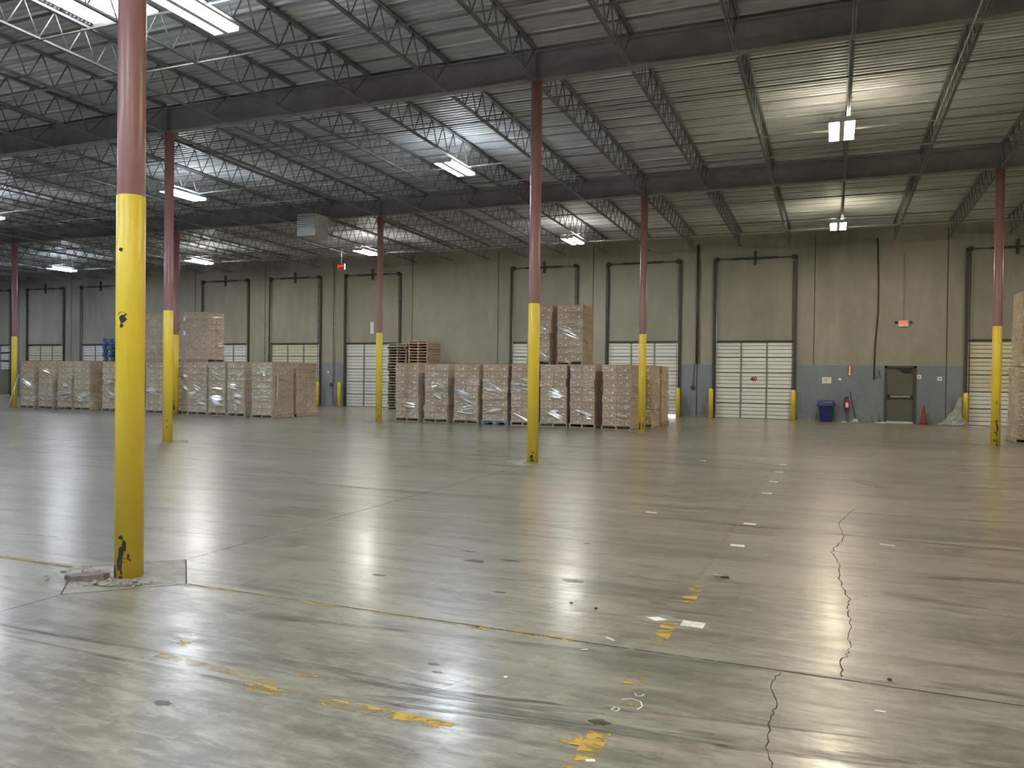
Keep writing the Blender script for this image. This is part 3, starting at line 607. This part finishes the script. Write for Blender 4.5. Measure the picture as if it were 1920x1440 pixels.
# wall papers, plates, extinguisher and its arrow
for nm, x, z, w, h, l in (('paper_notice', -.17, 1.59, .33, .24, 'white printed notice taped on the blue wall above the blue bin'), ('switch_plate', 3.04, 1.76, .15, .15, 'white plate beside the exit door frame'), ('switch_plate', 3.72, 1.70, .15, .15, 'white plate on the wall further right of the exit door'), ('torn_paper', .30, 1.64, .10, .09, 'torn white paper scrap on the wall between the notice and the arrow'), ('torn_paper', -23.4, 1.68, .10, .12, 'small white scrap on the wall above the far alarm bell')):
    r = empty(nm, (x, WALL_Y, z), label=l, cat='notice' if 'paper' in nm else 'plate')
    sh = MB().box(-w/2, -.006, -h/2, w/2, 0, h/2).make('sheet', 'paper', r)
    if nm == 'paper_notice':
        b = MB()
        for k, (a, c) in enumerate(((-.12, .10), (-.12, .12), (-.13, .05), (-.12, .11))): b.box(a, -.008, .06-.04*k, c, -.006, .065-.04*k+.006)
        b.make('printed_lines', 'stile', sh)
    if nm == 'switch_plate': MB().box(-.03, -.009, -.03, .03, -.006, .03).make('toggle', 'stile', sh)
r = empty('arrow_sign', (.65, WALL_Y, 1.96), label='tall red sign with a white arrow pointing down at the extinguisher', cat='sign')
MB().box(-.07, -.008, -.21, .07, 0, .21).make('backing', 'signred', r)
MB().quad([(-.022, -.010, .2), (.022, -.010, .2), (.022, -.010, -.1), (-.022, -.010, -.1)]).quad([(-.05, -.0105, -.1), (.05, -.0105, -.1), (.0, -.0105, -.19)]).make('arrow', 'paper', r)
r = empty('fire_extinguisher', (.57, WALL_Y-.12, .42), label='red fire extinguisher with a white label hung on the wall', cat='fire extinguisher')
MB().lathe([(.07, 0), (.085, .02), (.085, .36), (.06, .42), (.025, .45), (.025, .49)], 20).make('cylinder', 'extred', r)
MB().box(-.05, -.03, .48, .05, .03, .53).box(-.09, -.01, .52, .05, .01, .55).make('valve_handle', 'dark', r)
b = MB(); n = 6
for k in range(n):
    a0, a1 = -pi/2-.7+1.4*k/n, -pi/2-.7+1.4*(k+1)/n; b.quad([(.087*cos(a0), .087*sin(a0), .14), (.087*cos(a1), .087*sin(a1), .14), (.087*cos(a1), .087*sin(a1), .32), (.087*cos(a0), .087*sin(a0), .32)])
b.make('label_panel', 'paper', r)['label'] = 'white instruction label'
MB().tube([(-.03, -.03, .5), (-.11, -.05, .44), (-.12, -.05, .3), (-.1, -.04, .22)], .012, 8).make('hose', 'dark', r)
MB().box(-.02, .06, .3, .02, .12, .46).make('wall_hook', 'steel', r)

# blue bin
r = empty('trash_bin', (-.17, 32.45, 0), label='blue plastic trash bin with a flared lid against the wall', cat='bin')
bd = MB().lathe([(.20, 0), (.215, .02), (.26, .60), (.27, .66)], 28, sq=1.6).make('body', 'bluep', r)
MB().lathe([(.345, .60), (.35, .62), (.30, .74), (.285, .79), (.27, .80)], 28, sq=1.6).make('lid', 'bluep', r)
for s in (-1, 1): MB().box(s*.262-.02, -.05, .5, s*.262+.02, .05, .53).make('handle', 'bluep', bd)
# mop
r = empty('mop', (.80, 32.5, 0), label='mop with a dark handle and white head leaning beside the extinguisher', cat='mop')
MB().tube([(.07, 0, .12), (-.13, .34, 1.18)], .014, 8).make('handle', 'dark', r)
b = MB(); b.box(-.0, -.04, .08, .14, .04, .14)
for k in range(22):
    a = random.uniform(0, 2*pi); q = random.uniform(.1, .24); b.tube([(.07, 0, .10), (.07+q*.5*cos(a), q*.4*sin(a), .06), (.07+q*cos(a), q*.6*sin(a), .012)], .012, 5)
b.make('mop_head', 'label', r)['label'] = 'white string mop head'
tag(MB().box(-.09, -.05, 0, .09, .05, .035).make('paper_scrap', 'paper', None, (.46, 32.45, 0), .2), 'flat white scrap on the floor beside the mop head', 'scrap')
tag(MB().box(-.16, -.04, 0, .16, .05, .03).box(.05, -.09, 0, .2, -.03, .05).make('paper_scrap', 'label', None, (1.7, 32.6, 0), .1), 'white crumpled scrap at the wall left of the exit door', 'scrap')
tag(MB().box(-.75, -.02, 0, .75, .02, .04).make('plank', 'wood', None, (-.55, 32.8, 0)), 'thin pale plank lying along the wall foot behind the blue bin', 'plank')
tag(MB().box(-.01, -.012, 0, .0, .012, .002).tube([(-.25, .3, .012), (.25, -.25, .012)], .012, 6).make('plastic_strip', 'paper', None, (4.75, 32.0, 0)), 'thin white strip on the floor in front of the far right dock door', 'strip')
# cone
r = empty('traffic_cone', (3.17, 32.5, 0), label='faded red traffic cone standing right of the exit door', cat='cone')
MB().box(-.17, -.17, 0, .17, .17, .03).make('base', 'orange', r); MB().lathe([(.135, .03), (.12, .08), (.03, .70), (.022, .72)], 20).make('body', 'orange', r)
# plastic bag heap
b = MB(); N = 26; rings = []
for i in range(15):
    t = i/14; z = .02+t*1.0; rad = .36*(1-t)**2.6+.065; cx = .28*t**.7; rg = []
    for k in range(N):
        a = 2*pi*k/N; q = rad*(1+.16*sin(3*a+i)+.10*sin(7*a-i*1.3)+random.uniform(-.06, .06)); rg.append(b.b.verts.new((cx+q*cos(a)*1.1, q*sin(a)*.55, z*(1+.02*sin(5*a)))))
    rings.append(rg)
for i in range(14):
    for k in range(N): b.b.faces.new((rings[i][k], rings[i][(k+1) % N], rings[i+1][(k+1) % N], rings[i+1][k]))
b.b.faces.new(rings[0][::-1]); b.b.faces.new(rings[-1])
tag(b.make('plastic_bag', 'bag', None, (4.06, 32.36, 0)), 'clear crumpled plastic bag slumped against the yellow bollard', 'bag')

# ---------------- floor labels and litter ----------------
for n, y in enumerate((5.28, 7.95, 9.19, 11.74, 13.11, 14.5, 15.8)):
    w = .135 if n else .15; l = .10 if n else .12
    o = MB().box(-w/2, -l/2, 0, w/2, l/2, .0016).make('floor_label', 'sticker', None, (-.83, y, .0005), random.uniform(-.06, .06))
    tag(o, 'white floor label in a worn plastic frame, %s nearest in its line' % ('the' if n == 0 else ORD[n]), 'floor label', 'white labels stuck in a line on the floor')
o = MB().box(-.11, -.08, 0, .11, .08, .0012).make('floor_label', 'scuffl', None, (-.83, 5.28, .0003)); tag(o, 'scuffed backing plate under the nearest white floor label', 'floor label')
b = MB(); b.quad([(-.17, -.01, .004), (-.02, -.10, .002), (.17, .01, .008), (.02, .12, .003)]); r = b.make('plastic_sheet', 'film', None, (-1.07, 5.29, 0)); tag(r, 'clear plastic diamond-shaped sheet lying left of the nearest floor label', 'plastic sheet')
MB().quad([(-.08, -.0, .006), (-.0, -.06, .006), (.075, -.0, .007), (.0, .045, .006)]).make('paper_insert', 'paper', r)
b = MB()
for k in range(12): 
    a = random.uniform(0, 6); b.quad([(random.uniform(-.09, .09), random.uniform(-.05, .05), random.uniform(.002, .02)) for _ in range(3)], k % 2)
tag(b.make('crumpled_wrapper', ['paper', 'dark'], None, (-.82, 6.62, 0)), 'crumpled black and white wrapper lying in the line of floor labels', 'wrapper')
for x, y, w, h, a, l in ((-1.26, 4.77, .075, .014, -.6, 'small white stick near the joint left of the yellow line'), (-2.0, 9.43, .13, .05, -.2, 'small white scrap alone on the mid floor'), (.54, 8.62, .14, .03, -.3, 'white sliver on the floor right of the long crack'), (.25, 4.28, .05, .015, 0, 'tiny white sliver near the right end of the nearest joint'), (-2.33, 15.72, .12, .09, 0, 'white scrap on the far floor left of the label line'), (-1.62, 3.93, .02, .02, 0, 'tiny white crumb on the near floor'), (4.0, 13.0, .2, .07, .2, 'white scrap at the right edge of the floor'), (-1.35, 4.52, .04, .012, .5, 'pale sliver beside the worn yellow joint line'), (-.93, 3.22, .04, .02, .4, 'white fleck right of the nearest yellow patch')):
    tag(MB().box(-w/2, -h/2, 0, w/2, h/2, .003).make('paper_scrap', 'paper', None, (x, y, .001), a), l, 'scrap')
for x, y, l in ((-5.85, 5.16, 'small dark pebble on the floor left of the foreground column'), (-1.72, 5.4, 'dark leaf bit on the mid floor in the light reflection'), (-1.52, 5.35, 'dark leaf bit just right of the reflection'), (.32, 4.75, 'dark pebble near the end of the long crack')):
    b = MB(); bmesh.ops.create_icosphere(b.b, subdivisions=1, radius=.014); [setattr(v.co, 'z', v.co.z*.4) for v in b.b.verts]
    tag(b.make('pebble', 'chip', None, (x, y, .006)), l, 'pebble')

# ---------------- pallets ----------------
def pallet_mb(w=.95, d=1.22, h=.125):
    b = MB(); 
    for xx in (-w/2+.02, 0, w/2-.02): b.box(xx-.02, -d/2, .018, xx+.02, d/2, h-.018)
    n = 7
    for k in range(n): y = -d/2+(d-.1)*k/(n-1); b.box(-w/2, y, h-.018, w/2, y+.1, h)
    for k in range(5): y = -d/2+(d-.1)*k/4; b.box(-w/2, y, 0, w/2, y+.1, .018)
    return b
PM = {'wood': pallet_mb().mesh('pallet', 'wood'), 'grey': pallet_mb().mesh('pallet', 'greywood'), 'nwood': pallet_mb(.85).mesh('pallet', 'wood'), 'ngrey': pallet_mb(.85).mesh('pallet', 'greywood')}
b = MB()      # block pallet for the blue ones
for xx in (-.43, 0, .43):
    for yy in (-.53, 0, .53): b.box(xx-.07, yy-.07, .018, xx+.07, yy+.07, .105)
for k in range(6): y = -.61+1.1*k/5; b.box(-.50, y, .105, .50, y+.11, .125)
for xx in (-.43, 0, .43): b.box(xx-.07, -.61, 0, xx+.07, .61, .018)
PM['blue'] = b.mesh('pallet', 'bluewood')
# ---------------- cartons ----------------
def carton(w, d, h, var):
    rv = random.Random(var*7+3); ju = lambda: rv.uniform(-.05, .05)*w
    g = .004; b = MB().box(-w/2+g, -d/2+g, 0, w/2-g, d/2-g, h-.003)
    y = -d/2+g-.0012
    def q(x0, z0, x1, z1, mi, yy=None):
        if mi != 4 and x1-x0 < w*.3: j, k = ju(), ju()*.5; x0 += j; x1 += j; z0 += k; z1 += k
        b.quad([(x0, y, z0), (x1, y, z0), (x1, y, z1), (x0, y, z1)], mi)
    q(w*.13, h*.16, w*.28, h*.38, 2)
    if var % 3 != 1: q(-w*.29, h*.48, -w*.19, h*.65, 2)
    q(w*.30, h*.26, w*.36, h*.42, 1)
    if var == 1: q(-w*.06, h*.44, w*.02, h*.66, 3); q(-w*.38, h*.30, -w*.30, h*.42, 3)
    else: q(-w*.34, h*.34, -w*.18, h*.42, 1); q(-w*.02, h*.52, w*.14, h*.58, 1)
    q(-w*.42, h*.76, w*.40, h*.785, 1)
    q(-w/2+g, h-.012, w/2-g, h-.004, 4); 
    for s in (-1, 1):         # side face: hand slots and a flap seam
        x = s*(w/2-g+.0012)
        b.quad([(x, -.04, h*.62), (x, .04, h*.62), (x, .04, h*.72), (x, -.04, h*.72)], 4)
        b.quad([(x, -d/2+.02, h*.48), (x, d/2-.02, h*.48), (x, d/2-.02, h*.49), (x, -d/2+.02, h*.49)], 1)
    return b.mesh('carton', ['carton', 'print', 'label', 'redprint', 'gap'])
CW, CD, CH = .445, .40, .236
CM = [carton(CW, CD, CH, v) for v in range(8)]; CMS = [carton(.40, CD, CH, v) for v in range(8)]
def wrap_mesh(w, d, z0, z1, offs, seed):
    rnd = random.Random(seed); b = MB(); nx, ny, nz = 12, 14, 26; per = []
    for k in range(nx): per.append((-w/2+w*k/nx, -d/2))
    for k in range(ny): per.append((w/2, -d/2+d*k/ny))
    for k in range(nx): per.append((w/2-w*k/nx, d/2))
    for k in range(ny): per.append((-w/2, d/2-d*k/ny))
    rings = []
    for i in range(nz+1):
        z = z0+(z1-z0)*i/nz; li = min(len(offs)-1, max(0, int((z-.13)/CH))); ox, oy = offs[li]; rg = []
        for (x, y) in per:
            s = .012+.014*rnd.random(); rg.append(b.b.verts.new((ox+x*(1+2*s/w), oy+y*(1+2*s/d), z+rnd.uniform(-.012, .012))))
        rings.append(rg)
    n = len(per)
    for i in range(nz):
        for k in range(n): f = b.b.faces.new((rings[i][k], rings[i][(k+1) % n], rings[i+1][(k+1) % n], rings[i+1][k])); f.smooth = True
    wr = z1
    for _c in range(rnd.randint(3, 7)):  # bunched strands, tilted to the lamps to stand in for film highlights
        zc = rnd.uniform(.35, wr-.2); sl = rnd.choice((-.45, -.3, -.15, -.1, .12, -.35)); xa = rnd.uniform(-w/2, 0); xb = min(w/2, xa+rnd.uniform(.3, w)); side = rnd.random() < .25
        for _s in range(rnd.randint(3, 9)):
            za = zc+rnd.uniform(-.09, .09); a, c = max(xa+rnd.uniform(-.02, .15), -w/2), min(xb-rnd.uniform(-.0, .2), w/2); ww = rnd.uniform(.006, .026); n = 6; prev = None; tilt = rnd.uniform(.15, .8); s2 = sl+rnd.uniform(-.06, .06)
            for k in range(n+1):
                x_ = a+(c-a)*k/n; z_ = za+(x_-xa)*s2+rnd.uniform(-.006, .006); hw = ww*(1-abs(2*k/n-1)**2)*.5+.002
                tl = hw*2*tilt
                p = [(x_, -d/2-.050-tl, z_-hw), (x_, -d/2-.050, z_+hw)] if not side else [(w/2+.050+tl, x_*1.2, z_-hw), (w/2+.050, x_*1.2, z_+hw)]
                cur = [b.b.verts.new(q) for q in p]
                if prev: f = b.b.faces.new((prev[0], cur[0], cur[1], prev[1])); f.material_index = 1
                prev = cur
    return b.mesh('stretch_wrap', ['wrap', 'band'])
def load(x, yf, z0, label, group, seed, pal='wood', rz=0, layers=8, narrow=False, wrap=(0, 7), lean=0.0, tail=False):
    rnd = random.Random(seed); w = (.40 if narrow else CW)*2; d = CD*3
    cy = yf + (d/2 if abs(rz) < .5 else w/2)
    r = empty('carton_pallet_load', (x, cy, z0), rz, label=label, cat='pallet load', group=group)
    put('pallet', PM[('n' if narrow and pal != 'blue' else '')+pal], r)['label'] = {'blue': 'blue pallet', 'wood': 'pale wooden pallet', 'grey': 'weathered wooden pallet'}[pal]
    offs = []; ox = oy = 0
    for l in range(layers):
        if rnd.random() < .45: ox = rnd.uniform(-.022, .022)+lean*l; oy = rnd.uniform(-.015, .015)
        offs.append((ox, oy))
        for i in range(2):
            for j in range(3):
                me = (CMS if narrow else CM)[1 if (l == layers-1 and rnd.random() < .4) else rnd.choice((0, 2, 3, 4, 5, 6, 7))]
                put('carton', me, r, (ox+(i-.5)*w/2*1.004+rnd.uniform(-.004, .004), oy+(j-1)*CD+rnd.uniform(-.004, .004), .125+l*CH), rnd.uniform(-.008, .008))
    if wrap:
        put('stretch_wrap', wrap_mesh(w, d, .06+wrap[0]*CH, .125+wrap[1]*CH, offs, seed), r)['label'] = 'crinkled clear stretch wrap'
    if tail:
        b = MB(); s = w/2
        for (dy, zt, zb) in ((-.38, 1.6, .02), (-.33, 1.62, .05)): b.tube([(s+.03, dy, zt), (s+.045, dy+.03, 1.2), (s+.035, dy-.01, .75), (s+.05, dy-.06, .3), (s+.10, dy-.24, zb)], [.012, .018, .02, .015, .012], 6)
        b.make('wrap_tail', 'film2', r)['label'] = 'loose twisted tail of wrap'
    return r
t = NT('bunched_wrap'); t.set(Base_Color=(.6, .58, .54), Roughness=.25); f = t.noise(t.mapv((30, 30, 4)), 1); t.bump(f, .8, .02); M['film2'] = t.m
GA = 'carton loads in the centre row'; GB = 'carton loads in the left row'
A = [(-13.64, 'left end of the centre row, beside the wooden pallet stacks', {'lean': -.0, 'wrap': (0, 7.6)}), (-12.52, 'second from the left of the centre row, evenly squared', {}), (-11.38, 'third from the left of the centre row, top layers shifted left', {'wrap': (0, 6)}), (-10.32, 'on a blue pallet in the centre row', {'pal': 'blue', 'wrap': (0, 7)}), (-9.33, 'left of the lone column in the centre row, partly hidden by it', {'narrow': True}), (-8.27, 'just right of the lone column in the centre row', {'wrap': (0, 7.9)}), (-7.30, 'with diagonal wrap bands beside the wide dark gap', {'narrow': True, 'wrap': (1, 8)}), (-6.15, 'heavily wrapped at the right end of the centre row', {'narrow': False, 'wrap': (0, 8)})]
for n, (x, l, k) in enumerate(A): load(x, 23.80 if n < 7 else 23.62, 0, 'wrapped carton load '+l, GA, 100+n, **k)
load(-5.78, 24.95, 0, 'pallet load showing its plain side behind the right end of the centre row', GA, 120, rz=0, pal='wood'); load(-5.72, 26.25, 0, 'rearmost pallet load behind the right end of the centre row', GA, 121)
load(-9.29, 25.10, 0, 'lower pallet load hidden behind the centre row under the left upper load', GA, 122, wrap=None); load(-8.16, 25.10, 0, 'lower pallet load hidden behind the centre row under the right upper load', GA, 123, wrap=None)
load(-9.29, 25.10, 2.02, 'upper pallet load stacked high right behind the lone column, left one', GA, 124, lean=.012, narrow=True, wrap=(0, 7)); load(-8.16, 25.10, 2.02, 'upper pallet load stacked high over the centre row, right one with torn wrap', GA, 125, wrap=(0, 6.2))
B = [(-31.47, 'at the far left end of the left row, by the leaning pole'), (-30.36, 'second from the left end of the left row'), (-29.22, 'third from the left end of the left row'), (-28.27, 'in the left row showing a dark side before the foreground column'), (-26.69, 'at the left edge of the foreground column'), (-25.62, 'hidden behind the foreground column'), (-24.34, 'right of the foreground column in the left row'), (-23.22, 'behind the two overlapping columns in the left row'), (-22.18, 'just right of the overlapping columns, shiny wrap bands'), (-21.24, 'second right of the overlapping columns, crumpled wrap'), (-20.33, 'third right of the overlapping columns, crumpled wrap')]
for n, (x, l) in enumerate(B): load(x, 23.2 if n == 7 else 22.88, 0, 'wrapped carton load '+l, GB, 200+n, narrow=n in (0, 1, 2, 4, 9, 10), wrap=(0, 7+n % 2), pal='grey' if n % 3 else 'wood')
load(-18.82, 22.50, 0, 'pallet load at the right end of the left row with a loose wrap tail', GB, 220, tail=True, wrap=(0, 8)); load(-18.80, 23.88, 0, 'pallet load seen side-on behind the right end of the left row', GB, 221)
for x, l1, l2 in ((-26.07, 'lower load hidden under the dark upper load of the left row', 'dark upper pallet load stacked between the foreground column and its neighbour'), (-23.77, 'lower load hidden under the brown upper load of the left row', 'brown upper pallet load with a white taped corner over the left row')):
    load(x, 24.46, 0, l1, GB, int(-x*10), rz=pi/2, wrap=None); load(x, 24.46, 2.02, l2, GB, int(-x*10)+1, rz=pi/2, pal='grey', wrap=(0, 8))
for z in (3.78, 3.2): tag(MB().box(-.06, -.008, -.09, .06, 0, .09).make('shipping_label', 'paper', None, (-24.36, 24.42, z)), 'white label hanging at the %s left corner of the brown upper load' % ('top' if z > 3.5 else 'lower'), 'label')
GC = 'carton loads at the right edge'
load(5.02, 24.35, 0, 'lower pallet load of cartons behind the right edge column', GC, 301, wrap=(1, 8)); load(5.12, 24.45, 2.04, 'upper pallet load of cartons at the right edge, wrap flapping at its corner', GC, 302, wrap=(0, 8))
load(6.32, 24.35, 0, 'second lower load of cartons out past the right edge', GC, 303, wrap=None)

# pallet stacks
def stack(x, y, n, kind, l, seed, grp):
    rnd = random.Random(seed)
    for k in range(n):
        o = put('pallet', PM[kind], None, (x+rnd.uniform(-.03, .03), y+rnd.uniform(-.03, .03), k*.1255), rnd.uniform(-.015, .015))
        o.name = 'pallet'; p = 'topmost' if k == n-1 else ('bottom' if k == 0 else ORD[n-1-k]+' from the top')
        tag(o, '%s pallet, %s of the %s' % ({'blue': 'blue painted', 'grey': 'weathered wooden', 'wood': 'wooden'}[kind], p, l), 'pallet', grp)
stack(-18.25, 31.5, 24, 'grey', 'shorter stack right of the tagged column', 5, 'pallets in the shorter wooden stack')
stack(-17.05, 31.3, 25, 'wood', 'taller stack behind the centre row', 6, 'pallets in the taller wooden stack')
stack(-31.45, 27.6, 25, 'blue', 'blue stack behind the left row', 8, 'pallets in the blue stack')
# leaning pole
tag(MB().tube([(-32.12, 22.5, .015), (-31.95, 22.86, 1.43)], .018, 8).make('wooden_pole', 'label'), 'pale pole leaning against the far left carton load', 'pole')
